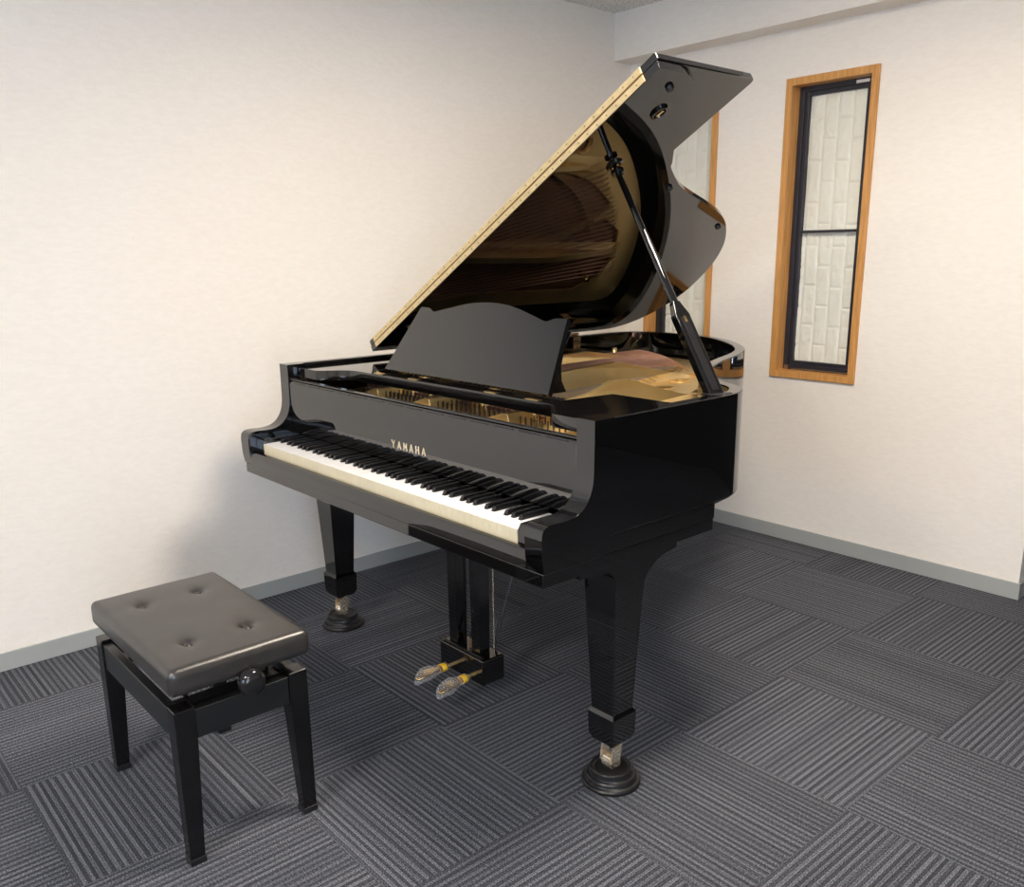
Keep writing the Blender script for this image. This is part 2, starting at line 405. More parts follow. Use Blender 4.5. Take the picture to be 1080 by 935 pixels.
# open strip (no front wall): loft outer/inner along the path
cols = []
for k in range(n):
    ox, oy = OY[k]; ix, iy = i_open[k]
    if k in (0, n - 1): iy = .220; ix = (W - RT) if k == 0 else RT
    cols.append([bm.verts.new(c) for c in ((ox, oy, zb + .012), (ox, oy, HR), (ix, iy, HR), (ix, iy, zb), (ox + (ix - ox) * .35, oy + (iy - oy) * .35, zb))])
for a, b_ in zip(cols, cols[1:]):
    for q in range(5): bm.faces.new((a[q], a[(q + 1) % 5], b_[(q + 1) % 5], b_[q]))
rim = obj('rim', bm, LACQ, P, bevel=.004, smooth=30, seg=3)
arm = [(.22, .668), (0.002, .668), (-.004, .70)] + catmull([(-.006, .745), (-.003, .765), (.008, .775), (.030, .778), (.066, .777), (.098, .781), (.122, .793), (.138, .811), (.149, .835), (.154, .865), (.155, .90)], 4) + [(.1555, .934), (.1555, HR), (.22, HR)]
for x0, x1 in ((0, .056), (W - .056, W)):
    bm = B(); prism(bm, arm, x0, x1, 'x')
    bmesh.ops.delete(bm, geom=[f for f in bm.faces if all(abs(v.co.y - .22) < 1e-4 for v in f.verts)], context='FACES_ONLY')
    obj('arm', bm, LACQ, P, bevel=.0025, seg=3)
# inner floor of the case (bracing seen as the dark underside) and keybed
bm = B()
pl = [(x, y) for x, y in offset(RIM_O, -.03) if y > .16]
prism(bm, [(W - .03, .18)] + pl[1:-1] + [(.03, .18)], .69, .708, 'z'); obj('bottom_board', bm, SATIN, P)
bm = B(); box(bm, .006, W - .004, .002, .617, .634, .6675); box(bm, .003, W - .001, .221, .617, .6675, .711); box(bm, .058, W - .058, .026, .221, .6675, .690); obj('key_bed', bm, LACQ, P, bevel=.003)
bm = B()
for x in (.35, .75, 1.1):
    box(bm, x - .03, x + .03, .62, 1.6 if x < .8 else 1.0, .63, .69)
obj('back_post', bm, SATIN, P, bevel=.003)
# key slip with rounded nose
bm = B(); prism(bm, [(.022, .668)] + [(.022, .706), (.016, .712), (.006, .710), (-.001, .700), (-.002, .685), (-.002, .668)], .0565, W - .0565, 'x'); obj('key_slip', bm, LACQ, P, bevel=.0015, smooth=50)
KX0, KX1 = .111, 1.379; kw = (KX1 - KX0) / 52
for x0, x1 in ((.0565, KX0 - .001), (KX1 + .001, W - .0565)):
    bm = B(); prism(bm, [(.023, .690), (.023, .745), (.030, .757), (.16, .757), (.16, .690)], x0, x1, 'x'); obj('key_block', bm, LACQ, P, bevel=.003)
# keys
for i in range(52):
    x = KX0 + i * kw
    bm = B(); box(bm, x + .0003, x + kw - .0003, .0215, .160, .7305, .743); box(bm, x + .0003, x + kw - .0003, .0225, .160, .706, .7305)
    for f in bm.faces:
        f.material_index = 1 if (f.normal.y < -.5 or f.calc_center_median().z < .735) else 0
    bm.faces.ensure_lookup_table()
    for f in bm.faces:
        c = f.calc_center_median(); f.material_index = 1 if c.y < .03 or c.z < .73 else 0
    obj('white_key', bm, [IVORY, CREAM], P, bevel=.0004, seg=1)
for i in range(51):
    note = (i + 5) % 7          # 0=C ... white key names from A0
    # i=0 is A: blacks after C,D,F,G,A
    if note in (2, 6): continue
    x = KX0 + (i + 1) * kw + {0: -.0018, 1: .0018, 3: -.002, 4: 0, 5: .002}[note]
    bm = B()
    st = [(.073, .7435, .0058), (.077, .7545, .0050), (.092, .7560, .0050), (.160, .7560, .0050)]
    V = []
    for y, z, hw in st:
        V.append([bm.verts.new(c) for c in ((x - .0062, y if y > .08 else .071, .7432), (x - hw, y, z), (x + hw, y, z), (x + .0062, y if y > .08 else .071, .7432))])
    for a, b_ in zip(V, V[1:]):
        for q in range(4): bm.faces.new((a[q], a[(q + 1) % 4], b_[(q + 1) % 4], b_[q]))
    bm.faces.new(V[0]); bm.faces.new(V[-1][::-1])
    bmesh.ops.remove_doubles(bm, verts=bm.verts, dist=1e-5)
    obj('black_key', bm, EBONY, P, bevel=.0008, seg=2)
# fallboard, nearly upright, with lipped upper edge
bm = B()
prism(bm, [(.176, .748), (.162, .757), (.1575, .80), (.158, .925), (.163, .934), (.172, .936), (.19, .934), (.19, .748)], .0585, W - .0585, 'x')
FB = obj('fallboard', bm, LACQ, P, bevel=.0015, smooth=40)
bm = B(); box(bm, .0585, W - .0585, .1605, .178, .937, .941)
obj('fallboard_edge', bm, LACQ, FB, bevel=.001)
bm = B()
for k in range(14):
    x = .09 + k * .0955; box(bm, x, x + .07, .1568, .158, .9285, .9305)
obj('fallboard_hinge', bm, SATIN, FB)
# lettering: the six brass capitals
def stroke(bm, a, b_, w, y):
    a, b_ = Vector(a), Vector(b_); d = (b_ - a).normalized(); n_ = Vector((-d.y, d.x)) * w / 2
    q = [a + n_, b_ + n_, b_ - n_, a - n_]
    prism(bm, [tuple(v) for v in q], y, y + .0012, 'y')
GL = {'Y': [((0, 1), (.5, .45), .22), ((1, 1), (.5, .45), .22), ((.5, .52), (.5, 0), .24)],
      'A': [((.04, 0), (.5, 1), .22), ((.96, 0), (.5, 1), .22), ((.22, .30), (.78, .30), .16)],
      'M': [((.05, 0), (.05, 1), .24), ((.95, 0), (.95, 1), .24), ((.08, 1), (.5, .25), .2), ((.92, 1), (.5, .25), .2)],
      'H': [((.08, 0), (.08, 1), .26), ((.92, 0), (.92, 1), .26), ((.08, .5), (.92, .5), .17)]}
bm = B(); lw, lh = .0155, .0225
for k, ch in enumerate('YAMAHA'):
    x0 = .676 + k * (.166 - lw) / 5
    for a, b_, sw in GL[ch]:
        stroke(bm, (x0 + a[0] * lw, .801 + a[1] * lh), (x0 + b_[0] * lw, .801 + b_[1] * lh), sw * lw, .1562)
o = obj('lettering', bm, simple('letter_brass', (.95, .80, .55), .4, .35), FB); o['label'] = 'brass capital letters YAMAHA'
# plate flange rests, soundboard
inner = [q for q in offset(RIM_O, -.040)]
inner[0] = (W - .040, .20); inner[-1] = (.040, .20)
bm = B(); prism(bm, inner, .845, .852, 'z'); obj('soundboard', bm, SOUND, P)
# action cover (dark) under the gap behind the fallboard
bm = B(); box(bm, .06, W - .06, .192, .30, .856, .884); obj('action_rail', bm, DARKF, P)
bm = B(); box(bm, .07, W - .07, .205, .285, .8845, .892); obj('felt_strip', bm, simple('brown_felt', (.045, .028, .02), .9), P)
# cast plate
pin = offset(inner, -.045); pin[0] = (W - .085, .302); pin[-1] = (.085, .302)
ir = offset(inner, -.002); ii = offset(inner, -.060)
bm = B(); cl = []
for a, b_ in zip(ir, ii):
    y_ = max(a[1], .305); y2 = max(b_[1], .305)
    cl.append([bm.verts.new(c) for c in ((a[0], y_, .853), (a[0], y_, .871), (b_[0], y2, .871), (b_[0], y2, .853))])
for a, b_ in zip(cl[1:-1], cl[2:-1]):
    for q in range(4): bm.faces.new((a[q], a[(q + 1) % 4], b_[(q + 1) % 4], b_[q]))
obj('inner_rim', bm, LACQ, P, smooth=30)
holes = [
    [(.15, .52), (.315, .52), (.335, 1.0), (.40, 1.42), (.50, 1.62), (.44, 1.74), (.32, 1.78), (.22, 1.74), (.15, 1.60)],
    catmull([(.37, .52), (.69, .52), (.69, .9), (.675, 1.36), (.60, 1.56), (.545, 1.62), (.47, 1.50), (.40, 1.25)], 4, True),
    catmull([(.75, .52), (1.02, .52), (1.015, .70), (.93, .80), (.83, .98), (.755, 1.20), (.745, .9)], 4, True),
    catmull([(1.08, .52), (1.345, .52), (1.33, .57), (1.20, .63), (1.08, .69)], 4, True),
    circle(.865, 1.165, .036, 28), circle(.935, 1.015, .036, 28), circle(1.03, .885, .030, 28), circle(1.17, .78, .026, 28), circle(.80, 1.34, .030, 28), circle(.745, 1.52, .028, 28)]
bm = flat_holes('plate', [pin] + holes, .872, .886)
plate = obj('plate', bm, GOLD, P, bevel=.003)
def strut(x, w, prof):
    bm = B(); prism(bm, prof, x - w / 2, x + w / 2, 'x')
    for v in bm.verts:
        if v.co.z < .895: v.co.x += .028 if v.co.x > x else -.022
    return obj('strut', bm, GOLD, plate, bevel=.004, smooth=40)
for x, w, hump, e in ((1.05, .022, (.74, .978), (1.02, .905)), (.72, .022, (1.08, .972), (1.38, .908)), (.345, .024, (1.32, .962), (1.66, .905))):
    y1, z1 = hump
    top = catmull([(.44, .918), (.50, .940), (.60, .952), ((.60 + y1) / 2, z1 - .006), (y1 - .05, z1), (y1 + .02, z1 - .003), ((y1 + e[0]) / 2, (z1 + e[1]) / 2), (e[0], e[1]), (e[0] + .12, .889)], 4)
    strut(x, w, [(e[0] + .12, .884), (.44, .884)] + top)
# sloping webs onto the pin block
for x in (.27, .56, .93, 1.24):
    bm = B(); prism(bm, [(x - .075, .886), (x - .05, .889), (x + .03, .915), (x + .05, .915), (x + .06, .886)], .34, .47, 'y'); obj('web', bm, GOLD, plate, bevel=.003)
for x in (.50, 1.00):
    bm = B(); lathe(bm, [(.011, 0), (.011, .045), (.007, .052)], (x, .43, .886), 16); obj('bolt', bm, BRASS, plate, smooth=40)
bm = B(); lathe(bm, [(.013, 0), (.013, .055), (.009, .062)], (.235, 1.60, .886), 16); obj('bolt', bm, BRASS, plate, smooth=40)
for x, y in ((.865, 1.165), (.935, 1.015), (1.03, .885), (1.17, .78), (.80, 1.34)):
    bm = B(); r = .040
    lathe(bm, [(r, 0), (r, .004), (r - .004, .006), (r - .008, .004), (r - .008, 0)], (x, y, .885), 28)
    bm.faces.ensure_lookup_table()
    bmesh.ops.delete(bm, geom=[f for f in bm.faces if len(f.verts) > 4], context='FACES_ONLY')
    obj('hole_rim', bm, GOLD, plate, smooth=40)
# strings
def hitch_y(x):
    pts = [(1.36, .60), (1.2, .655), (1.06, .72), (.93, .84), (.84, 1.0), (.765, 1.2), (.71, 1.38), (.64, 1.54), (.55, 1.66), (.45, 1.70)]
    for (a, ya), (b_, yb) in zip(pts, pts[1:]):
        if b_ <= x <= a: return ya + (yb - ya) * (a - x) / (a - b_)
    return .60 if x > 1.36 else 1.70
sx = [(.40 + .96 * i / 63) for i in range(64)]
for x in sx:
    if min(abs(x - 1.05), abs(x - .72)) < .018: continue
    bm = B(); x2 = x - .05 * min(1, max(0, (1.3 - x))); y2 = hitch_y(x2) + .02
    for d in (-.0028, 0, .0028): tube(bm, [(x + d, .475, .905), (x2 + d, y2 - .05, .908), (x2 + d, y2, .890)], .00045, 4)
    obj('string_group', bm, STEEL, P)
for i in range(24):
    bm = B(); t = i / 23; x = .115 + .205 * t; xe = .26 + .46 * t; ye = 1.79 - .30 * t ** 1.4
    for d in ((-.0025, .0025) if i > 7 else (0,)): tube(bm, [(x + d, .475, .922), (xe + d, ye - .05, .928), (xe + d, ye, .900)], .0021 - .0008 * t, 5)
    o = obj('bass_string', bm, COPPER, P)
# bridges
bm = B(); br = catmull([(1.30, .575), (1.12, .62), (.95, .72), (.82, .90), (.73, 1.12), (.65, 1.32), (.56, 1.46), (.45, 1.56)], 5)
for a, b_ in zip(br, br[1:]): 
    d = (Vector(b_) - Vector(a)).normalized(); nn = Vector((-d.y, d.x)) * .013
    prism(bm, [(a[0] + nn.x, a[1] + nn.y), (b_[0] + nn.x, b_[1] + nn.y), (b_[0] - nn.x, b_[1] - nn.y), (a[0] - nn.x, a[1] - nn.y)], .852, .903, 'z')
obj('bridge', bm, simple('maple', (.35, .20, .09), .5), P)
# tuning pins, agraffes, dampers
bm = B()
for k in range(108):
    x = .20 + k * .0112
    if any(-.02 < x - c < .055 for c in (.27, .56, .93, 1.24)): continue
    for r_ in range(2): tube(bm, [(x + .004 * r_, .365 + .05 * r_ + .012 * (k % 2), .886), (x + .004 * r_, .365 + .05 * r_ + .012 * (k % 2), .906)], .0024, 6)
o = obj('tuning_pins', bm, simple('blued_steel', (.10, .09, .09), .35, .9), P); o['kind'] = 'stuff'
bm = B()
for a, b_ in ((.30, .50), (.62, .87), (.99, 1.18), (1.30, 1.41), (.08, .20)): box(bm, a, b_, .452, .470, .887, .897)
obj('understring_felt', bm, FELT, P)
for k in range(56):
    x = .09 + k * .0185
    if min(abs(x - 1.05), abs(x - .72), abs(x - .345)) < .014: continue
    bm = B(); zt = .933 if x < .33 else .916
    box(bm, x - .0055, x + .0055, .505, .545, zt, zt + .022); box(bm, x - .005, x + .005, .508, .542, zt - .008, zt)
    obj('damper', bm, SATIN, P, bevel=.0015, seg=1)
# music desk: frame, panel, supports
FZ0, FZ1 = .944, .976
fr = [(.061, .195), (.175, .195)] + catmull([(.175, .195), (.20, .215), (.235, .262), (.275, .283), (.33, .287)], 4)[1:] + catmull([(1.16, .287), (1.215, .283), (1.255, .262), (1.29, .215), (1.315, .195)], 4) + [(1.429, .195), (1.429, .52), (1.21, .52), (1.19, .345), (.31, .345), (.29, .60), (.061, .60)]
bm = B(); prism(bm, fr, FZ0, FZ1, 'z'); obj('music_desk_frame', bm, LACQ, P, bevel=.003, smooth=35)
for x in (.37, .56, .93, 1.10):
    bm = B(); box(bm, x, x + .05, .300, .316, FZ1, FZ1 + .0015); obj('desk_strike_plate', bm, BRASS, P)
# panel outline in its own plane (s across, t up)
top = catmull([(-.34, .230), (-.295, .229), (-.275, .221), (-.258, .217), (-.20, .230), (-.10, .252), (0, .259), (.10, .250), (.20, .226), (.258, .211), (.275, .214), (.295, .221), (.34, .222)], 4)
outl = [(-.383, 0), (.390, 0)] + top[::-1]
th = math.atan2(.196, .125); cx = .758
MP = Matrix(((1, 0, 0, cx), (0, math.cos(th), -math.sin(th), .352), (0, math.sin(th), math.cos(th), .978), (0, 0, 0, 1)))
bm = B(); prism(bm, outl, 0, .016, 'z', MP)
DP = obj('music_desk', bm, LACQ, P, bevel=.002)
for sx_ in (-.352, .330):
    bm = B(); prism(bm, [(.372, .978), (.448, .978), (.430, 1.01), (.428, 1.05), (.442, 1.10), (.468, 1.140), (.455, 1.125)], cx + sx_, cx + sx_ + .018, 'x')
    obj('desk_support', bm, LACQ, P, bevel=.001)
# lid
PH = math.radians(30); P0 = Vector((0, 0, 1.0))
ML = Matrix(((math.cos(PH), 0, -math.sin(PH), P0.x), (0, 1, 0, 0), (math.sin(PH), 0, math.cos(PH), P0.z), (0, 0, 0, 1)))
lid_b = [(1.541, .62), (1.533, .66), (1.508, .712), (1.473, .754), (1.42, .793), (1.375, .820), (1.316, .850), (1.262, .895), (1.209, .946), (1.178, .976), (1.099, 1.107), (1.053, 1.224), (.990, 1.405), (.940, 1.530), (.870, 1.643), (.755, 1.775), (.62, 1.880), (.496, 1.943), (.36, 1.990), (.24, 1.998), (.13, 1.972), (.05, 1.91), (.008, 1.82), (0, 1.70)]
LO = [(0, .531), (1.541, .531)] + catmull(lid_b, 5)
bm = B(); prism(bm, LO, 0, .020, 'z', ML); LID = obj('lid', bm, LACQ, P, bevel=.004, seg=3, smooth=30)
fl = [(0, .531), (1.545, .531)] + [(1.545, .925), (1.541, .936), (1.530, .940)] + [(0, .940)]
bm = B(); prism(bm, fl, .0215, .0415, 'z', ML); obj('front_flap', bm, LACQ, P, bevel=.006, seg=3, smooth=30)
bm = B(); box(bm, .035, 1.492, .5275, .5308, .0012, .0185, ML); box(bm, .035, 1.492, .5275, .5308, .0232, .0400, ML)
ph = obj('piano_hinge', bm, HINGE, P, bevel=.0006, seg=1)
bm = B(); tube(bm, [ML @ Vector((.035, .5290, .0208)), ML @ Vector((1.492, .5290, .0208))], .0022, 8); obj('hinge_pin', bm, simple('aged_brass', (.35, .2, .07), .4, .9), ph)
bm = B()
for k in range(38):
    u = .06 + k * .038
    for w_ in (.0085, .032): 
        c = ML @ Vector((u, .5272, w_)); box(bm, c.x - .0016, c.x + .0016, c.y - .0006, c.y + .001, c.z - .0016, c.z + .0016)
o = obj('hinge_screws', bm, simple('screw', (.25, .15, .06), .4, .8), ph); o['kind'] = 'stuff'
for u, y in ((1.488, .625), (1.086, 1.067), (.872, 1.588)):
    bm = B(); lathe(bm, [(.011, .0005), (.011, -.006), (.008, -.010), (.004, -.010)], (0, 0, 0), 20, ML @ Matrix.Translation((u, y, 0))); obj('lid_buffer', bm, RUBBER, LID, smooth=50)
def cup(u, y):
    bm = B(); M_ = ML @ Matrix.Translation((u, y, 0)) @ Matrix.Diagonal((1.25, 1, 1, 1))
    lathe(bm, [(.022, .001), (.022, -.004), (.019, -.007), (.015, -.007), (.012, -.001), (.004, -.0005)], (0, 0, 0), 32, M_); obj('prop_cup', bm, LACQ, LID, smooth=40)
    bm = B(); box(bm, u - .012, u + .012, y - .004, y + .004, -.007, -.001, ML); obj('cup_pin', bm, BRASS, LID)
cup(1.401, .678); cup(1.174, .725)
# rear hinges of the lid
for y in (1.55, .72):
    bm = B(); box(bm, .056, .0585, y - .022, y + .022, .932, .985); tube(bm, [(.035, y - .03, .996), (.035, y + .03, .996)], .006, 10); box(bm, .03, .07, y - .02, y + .02, .986, .990)
    hg = obj('lid_hinge', bm, simple('antique_brass', (.30, .21, .12), .3, .9), P, bevel=.001)
    bm = B()
    for dz in (.944, .972):
        for dy in (-.012, .012): lathe(bm, [(.004, 0), (.003, .002)], (0, 0, 0), 10, Matrix.Translation((.0586, y + dy, dz)) @ Matrix.Rotation(PI / 2, 4, 'Y'))
    obj('screw', bm, NICKEL, hg)
# prop stick
a0 = Vector((1.455, .655, .965)); a1 = ML @ Vector((1.174, .725, -.004)); ax = (a1 - a0); Lg = ax.length; ax.normalize()
yv = (Vector((0, 1, 0)) - ax * ax.y).normalized(); yv = Matrix.Rotation(math.radians(-10), 3, ax) @ yv; sv = ax.cross(yv).normalized()
def stn(t, w_, h_): return (a0 + ax * Lg * t, yv * w_, sv * h_)
bm = B(); sweep_box(bm, [stn(0, .024, .012), stn(.345, .024, .012), stn(.40, .0115, .0095), stn(.405, .006, .006)])
tube(bm, [a0 + ax * Lg * t for t in (.395, .60, .985, 1.0)], [.0115, .0105, .0085, .006], 14)
PS = obj('lid_prop', bm, LACQ, P, bevel=.002)
bm = B()
for sgn in (1, -1):
    sweep_box(bm, [(a0 + ax * Lg * t + sv * .0125 * sgn, yv * .011, sv * .0012) for t in (.04, .33)])
obj('short_prop', bm, SATIN, PS, bevel=.0008)
bm = B(); 
for sgn in (1, -1): sweep_box(bm, [(a0 + ax * Lg * t + sv * .014 * sgn, yv * .004, sv * .0006) for t in (.31, .335)])
obj('prop_catch', bm, BRASS, PS)
bm = B(); M_ = Matrix.Translation(a0 + ax * Lg * .972) @ ax.to_track_quat('Z', 'Y').to_matrix().to_4x4()
lathe(bm, [(.010, -.008), (.019, -.006), (.019, .004), (.010, .006)], (0, 0, 0), 24, M_); obj('collar', bm, LACQ, PS, smooth=40)
bm = B(); box(bm, 1.430, 1.434, .615, .695, .90, .984); box(bm, 1.425, 1.475, .625, .690, .985, .9895); obj('prop_base', bm, SATIN, P, bevel=.001)
# legs
def leg(cx, cy, bracket):
    bm = B()
    def sec(z, h): return [Vector((cx + a * h, cy + b_ * h, z)) for a, b_ in ((-1, -1), (1, -1), (1, 1), (-1, 1))]
    prof = [(.634, .0525), (.56, .0525), (.214, .0375), (.2135, .0375), (.204, .0445), (.14, .0425), (.122, .034), (.1185, .012)]
    R_ = [[bm.verts.new(v) for v in sec(z, h)] for z, h in prof]
    for a, b_ in zip(R_, R_[1:]):
        for q in range(4): bm.faces.new((a[q], a[(q + 1) % 4], b_[(q + 1) % 4], b_[q]))
    bm.faces.new(R_[0][::-1]); bm.faces.new(R_[-1])
    lg = obj('leg', bm, LACQ, P, bevel=.002)
    if bracket:
        bm = B(); arc = catmull([(cy + .050, .535), (cy + .056, .563), (cy + .078, .588), (cy + .118, .609), (cy + .175, .618)], 4)
        pr = [(cy - .04, .6335), (cy - .175, .6335), (cy - .175, .620), (cy - .135, .617), (cy - .075, .612), (cy - .054, .590), (cy - .052, .56), (cy - .02, .53), (cy + .02, .53)] + arc + [(cy + .177, .6335)]
        prism(bm, pr, cx - .0535, cx + .0535, 'x'); obj('leg_bracket', bm, LACQ, lg, bevel=.002)
    # caster
    bm = B(); s = .020
    box(bm, cx - s, cx + s, cy - .016, cy + .016, .108, .119)
    for q in (-1, 1): prism(bm, [(cy - .016, .108), (cy - .020, .062), (cy - .012, .050), (cy + .010, .050), (cy + .016, .108)], cx + q * s - .0025, cx + q * s + .0025, 'x')
    cs = obj('caster', bm, NICKEL, lg, bevel=.001)
    bm = B(); M_ = Matrix.Translation((cx, cy - .004, .061)) @ Matrix.Rotation(PI / 2, 4, 'Y')
    lathe(bm, [(.017, -.014), (.020, -.012), (.020, .012), (.017, .014)], (0, 0, 0), 28, M_)
    w_ = obj('wheel', bm, NICKEL, lg, smooth=40)
    return lg
leg(1.425, .300, True); leg(.065, .300, True); leg(.37, 1.50, False)
# pedal lyre
bm = B(); box(bm, .654, .876, .318, .406, .048, .132); LB = obj('pedal_box', bm, LACQ, P, bevel=.006, seg=3)
bm = B(); box(bm, .668, .862, .324, .332, .132, .137); obj('box_trim', bm, SATIN, LB, bevel=.001)
for x in (.688, .802):
    bm = B(); box(bm, x - .001, x + .040, .335, .375, .13, .634, None, None)
    for v in bm.verts:
        if v.co.z > .5: v.co.x += (.004 if v.co.x > x + .02 else -.004); v.co.y += (.004 if v.co.y > .35 else -.004)
    obj('lyre_post', bm, LACQ, P, bevel=.002)
bm = B(); box(bm, .764, .788, .352, .372, .1325, .160); obj('lyre_block', bm, simple('worn_brass', (.30, .20, .10), .4, .7), P, bevel=.002)
for x in (.752, .852):
    bm = B(); tube(bm, [(x, .384, .13), (x, .384, .66)], .0022, 8); obj('pedal_rod', bm, NICKEL, P, smooth=50)
for x in (.70, .82):
    bm = B(); tube(bm, [(x, .398, .10), (x, .60, .64)], .0045, 8); obj('lyre_brace', bm, SATIN, P, smooth=50)
for k, x in enumerate((.738, .838)):
    bm = B()
    st = [(.330, .078, .008, .004), (.290, .078, .008, .004), (.262, .080, .008, .004), (.235, .083, .014, .0045), (.205, .083, .0195, .0045), (.180, .079, .017, .004), (.166, .074, .008, .003)]
    sweep_box(bm, [(Vector((x + (.30 - y) * .12 * k, y, z)), Vector((w_, 0, 0)), Vector((0, 0, h_))) for y, z, w_, h_ in st])
    pd = obj('pedal', bm, BRASS, P, bevel=.002, smooth=60)
    bm = B()
    rnd = random.Random(3 + k); rings = []
    for y, r_, zc in ((.285, .018, .080), (.275, .013, .080), (.262, .0115, .081), (.248, .018, .082), (.222, .026, .082), (.200, .029, .080), (.180, .024, .074), (.166, .013, .066), (.160, .004, .060)):
        rr = []
        for q in range(16):
            a = 2 * PI * q / 16; j = r_ * (1 + rnd.uniform(-.16, .16)); rr.append(bm.verts.new((x + (.30 - y) * .12 * k + j * math.cos(a), y + rnd.uniform(-.003, .003), max(.012, zc + .62 * j * math.sin(a)))))
        rings.append(rr)
    for a, b_ in zip(rings, rings[1:]):
        for q in range(16): bm.faces.new((a[q], a[(q + 1) % 16], b_[(q + 1) % 16], b_[q]))
    bm.faces.new(rings[-1])
    pb = obj('plastic_wrap', bm, PLASTIC, pd, recalc=False)
    bm = B(); rings = []
    for y in (.276, .270, .262, .256):
        rings.append([bm.verts.new((x + (.30 - y) * .12 * k + .0165 * math.cos(2 * PI * q / 16), y, .081 + .0125 * math.sin(2 * PI * q / 16))) for q in range(16)])
    for a, b_ in zip(rings, rings[1:]):
        for q in range(16): bm.faces.new((a[q], a[(q + 1) % 16], b_[(q + 1) % 16], b_[q]))
    tp = obj('tape_band', bm, YELLOW, pd, smooth=60); tp.modifiers.new('thickness', 'SOLIDIFY').thickness = .001

# caster cups
def caster_cup(cx, cy, label):
    bm = B()
    lathe(bm, [(.076, 0), (.078, .003), (.078, .008), (.075, .012), (.069, .014), (.0675, .017), (.0670, .022), (.064, .026), (.058, .0275), (.0570, .030), (.0560, .042), (.053, .045), (.048, .0445), (.046, .041), (.044, .0397), (.004, .0393)], (cx, cy, .0005), 56)
    o = obj('caster_cup', bm, RUBBER, None, smooth=22, bevel=.0008); tag(o, label, 'caster cup', 'caster cups under the piano legs'); return o
caster_cup(1.425, .300, 'round black caster cup under the right front piano leg, nearest the camera')
caster_cup(.065, .300, 'round black caster cup under the left front piano leg, near the left wall')

caster_cup(.37, 1.50, 'round black caster cup under the rear piano leg, hidden behind the front legs')

# ------------------------------------------------------------------ bench
BN = thing('piano_bench', 'black tufted leatherette piano bench with square legs and round height knob', 'bench', (.74, -.487, 0))
bx0, bx1, by0, by1 = .468, 1.013, -.653, -.334
LEGB = simple('bench_leg_black', (.004, .004, .0045), .14, 0, 1.5, .1, bump=.12, bscale=90)
def bench_leg(x0, y0, sx, sy):
    bm = B()
    def sec(z, w_): return [Vector((x0 + sx * a * w_, y0 + sy * b_ * w_, z)) for a, b_ in ((0, 0), (1, 0), (1, 1), (0, 1))]
    prof = [(.387, .047), (.30, .047), (.012, .034)]
    R_ = [[bm.verts.new(v) for v in sec(z, w_)] for z, w_ in prof]
    for a, b_ in zip(R_, R_[1:]):
        for q in range(4): bm.faces.new((a[q], a[(q + 1) % 4], b_[(q + 1) % 4], b_[q]))
    bm.faces.new(R_[0][::-1]); bm.faces.new(R_[-1])
    l = obj('leg', bm, LEGB, BN, bevel=.003)
    bm = B(); a, b_ = sorted((x0 - sx * .001, x0 + sx * .036)); c, d = sorted((y0 - sy * .001, y0 + sy * .036)); box(bm, a, b_, c, d, .0005, .016); obj('rubber_foot', bm, RUBBER, l, bevel=.001)
for x0, sx in ((bx0, 1), (bx1, -1)):
    for y0, sy in ((by0, 1), (by1, -1)): bench_leg(x0, y0, sx, sy)
for y in (by0 + .004, by1 - .026):
    bm = B(); box(bm, bx0 + .047, bx1 - .047, y, y + .022, .308, .378); obj('apron', bm, FRAMEM, BN, bevel=.002)
for x in (bx0 + .004, bx1 - .026):
    bm = B(); box(bm, x, x + .022, by0 + .047, by1 - .047, .308, .378); obj('apron', bm, FRAMEM, BN, bevel=.002)
# lifting mechanism
bm = B(); box(bm, .56, .60, by0 + .03, by1 - .03, .345, .360); box(bm, .90, .94, by0 + .03, by1 - .03, .345, .360)
for y in (by0 + .05, by1 - .07):
    sweep_box(bm, [(Vector((.58, y + .01, .362)), Vector((0, .004, 0)), Vector((0, 0, .010))), (Vector((.90, y + .01, .420)), Vector((0, .004, 0)), Vector((0, 0, .010)))])
    sweep_box(bm, [(Vector((.90, y + .02, .362)), Vector((0, .004, 0)), Vector((0, 0, .010))), (Vector((.60, y + .02, .420)), Vector((0, .004, 0)), Vector((0, 0, .010)))])
    box(bm, .55, .95, y, y + .03, .412, .430)
obj('lift_mechanism', bm, SATIN, BN, bevel=.001)
bm = B(); tube(bm, [(.70, -.486, .403), (1.032, -.486, .416)], .007, 12); kb = obj('knob_shaft', bm, SATIN, BN, smooth=40)
bm = B(); lathe(bm, [(.010, -.018), (.026, -.016), (.0315, -.006), (.0315, .004), (.027, .014), (.016, .0185), (.004, .019)], (0, 0, 0), 32, Matrix.Translation((1.046, -.486, .418)) @ Matrix.Rotation(PI / 2, 4, 'Y')); obj('height_knob', bm, simple('knob_black', (.012, .012, .013), .12), BN, smooth=50)
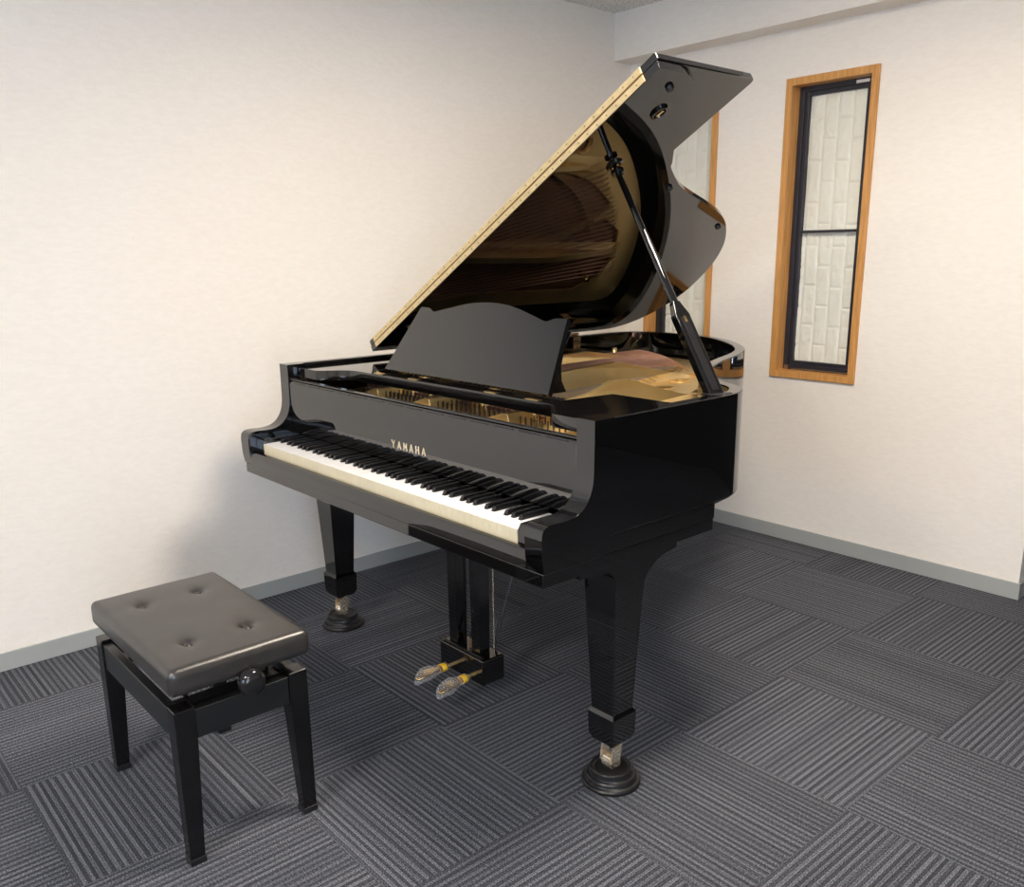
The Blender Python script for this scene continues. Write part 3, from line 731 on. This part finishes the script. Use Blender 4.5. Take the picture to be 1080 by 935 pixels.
# cushion
def cushion():
    from mathutils import noise
    x0, x1, y0, y1, z0, z1 = .474, 1.026, -.659, -.324, .431, .489
    r = .017; bm = B(); nx, ny, nz = 76, 48, 8
    pts = {}
    def P_(i, j, k): 
        x = x0 + (x1 - x0) * i / nx; y = y0 + (y1 - y0) * j / ny; z = z0 + (z1 - z0) * k / nz
        q = Vector((min(max(x, x0 + r), x1 - r), min(max(y, y0 + r), y1 - r), min(max(z, z0 + .010), z1 - r)))
        d = Vector((x, y, z)) - q
        if d.length > 1e-7:
            v = q + d.normalized() * (r if z > z0 + .012 or abs(d.z) < 1e-6 else min(r, .017))
        else: v = Vector((x, y, z))
        if k == nz:
            u, w_ = (x - x0) / (x1 - x0), (y - y0) / (y1 - y0)
            v.z += .004 * (1 - (2 * u - 1) ** 4) * (1 - (2 * w_ - 1) ** 4)
            for bx in (.600, .898):
                for by in (-.568, -.424):
                    dx, dy = x - bx, y - by; dd = math.hypot(dx, dy * 1.1)
                    v.z -= .012 * math.exp(-(dd / .012) ** 2) + .0045 * math.exp(-(dd / .032) ** 2)
                    v.z -= .0030 * math.exp(-(dy / .006) ** 2) * math.exp(-(dx / .040) ** 2)
            v.z += .0007 * noise.noise(Vector((x * 14, y * 14, 1)))
        return v
    def vert(i, j, k):
        key = (i, j, k)
        if key not in pts: pts[key] = bm.verts.new(P_(i, j, k))
        return pts[key]
    for i in range(nx):
        for j in range(ny):
            for k in (0, nz): bm.faces.new([vert(*q) for q in ((i, j, k), (i + 1, j, k), (i + 1, j + 1, k), (i, j + 1, k))])
    for k in range(nz):
        for i in range(nx):
            for j in (0, ny): bm.faces.new([vert(*q) for q in ((i, j, k), (i + 1, j, k), (i + 1, j, k + 1), (i, j, k + 1))])
        for j in range(ny):
            for i in (0, nx): bm.faces.new([vert(*q) for q in ((i, j, k), (i, j + 1, k), (i, j + 1, k + 1), (i, j, k + 1))])
    return bm
SE = obj('seat', cushion(), LEATHER, BN, smooth=60)
for bx in (.600, .898):
    for by in (-.568, -.424):
        bm = B(); lathe(bm, [(.0085, -.003), (.0095, .001), (.008, .0035), (.004, .005), (.001, .0052)], (bx, by, .4795), 20); obj('button', bm, LEATHER, SE, smooth=60)

# ------------------------------------------------------------------ ceiling lights
LIGHTS = [(1.55, .60), (1.75, -2.3), (3.6, -1.8)]
for k, (x, y) in enumerate(LIGHTS):
    t = thing('ceiling_light', 'rectangular white ceiling light, %s of the three overhead' % ('the one nearest the piano', 'the one nearest the front wall', 'the one nearest the right wall')[k], 'ceiling light', (x, y, ZC), 'ceiling lights above the room')
    bm = B(); box(bm, x - .32, x + .32, y - .32, y + .32, ZC - .03, ZC - .001); obj('frame', bm, LIGHTM, t, bevel=.004)
    bm = B(); box(bm, x - .29, x + .29, y - .29, y + .29, ZC - .034, ZC - .030); obj('diffuser', bm, LAMP, t)
    ld = bpy.data.lights.new('ceiling_lamp', 'AREA'); ld.shape = 'RECTANGLE'; ld.size = .58; ld.size_y = .58
    ld.energy = (58, 48, 24)[k]; ld.color = (1, .87, .72)
    lo = bpy.data.objects.new('ceiling_lamp', ld); COL.objects.link(lo); lo.location = (x, y, ZC - .04)

# daylight
wd = bpy.data.worlds.new('World'); SC.world = wd; wd.use_nodes = True
bg = wd.node_tree.nodes['Background']; bg.inputs[0].default_value = (.64, .78, 1, 1); bg.inputs[1].default_value = 7.5

# ------------------------------------------------------------------ camera
cam = bpy.data.cameras.new('camera'); co = bpy.data.objects.new('camera', cam); COL.objects.link(co)
cam.sensor_fit = 'HORIZONTAL'; cam.sensor_width = 36; cam.lens = 916.483 / 1080 * 36
cam.shift_x = -8.042 / 1080; cam.shift_y = 33.586 / 1080
yaw, pit, rol = (-.845570, -.249506, -.010806)
f = Vector((math.sin(yaw) * math.cos(pit), math.cos(yaw) * math.cos(pit), math.sin(pit)))
s = Vector((math.cos(yaw), -math.sin(yaw), 0)); u = s.cross(f)
c, d = math.cos(rol), math.sin(rol)
rx, ry = c * s + d * u, -d * s + c * u
co.matrix_world = Matrix(((rx.x, ry.x, -f.x, 2.784), (rx.y, ry.y, -f.y, -1.214), (rx.z, ry.z, -f.z, 1.345), (0, 0, 0, 1)))
cam.clip_start = .02
SC.camera = co
SC.cycles.use_denoising = True
SC.cycles.max_bounces = 10; SC.cycles.glossy_bounces = 6; SC.cycles.transparent_max_bounces = 8
SC.view_settings.view_transform = 'Standard'; SC.view_settings.look = 'None'; SC.view_settings.gamma = 1; SC.view_settings.use_curve_mapping = False
SC.view_settings.exposure = 0.28
for o in bpy.data.objects:
    if '_w' in o: del o['_w']
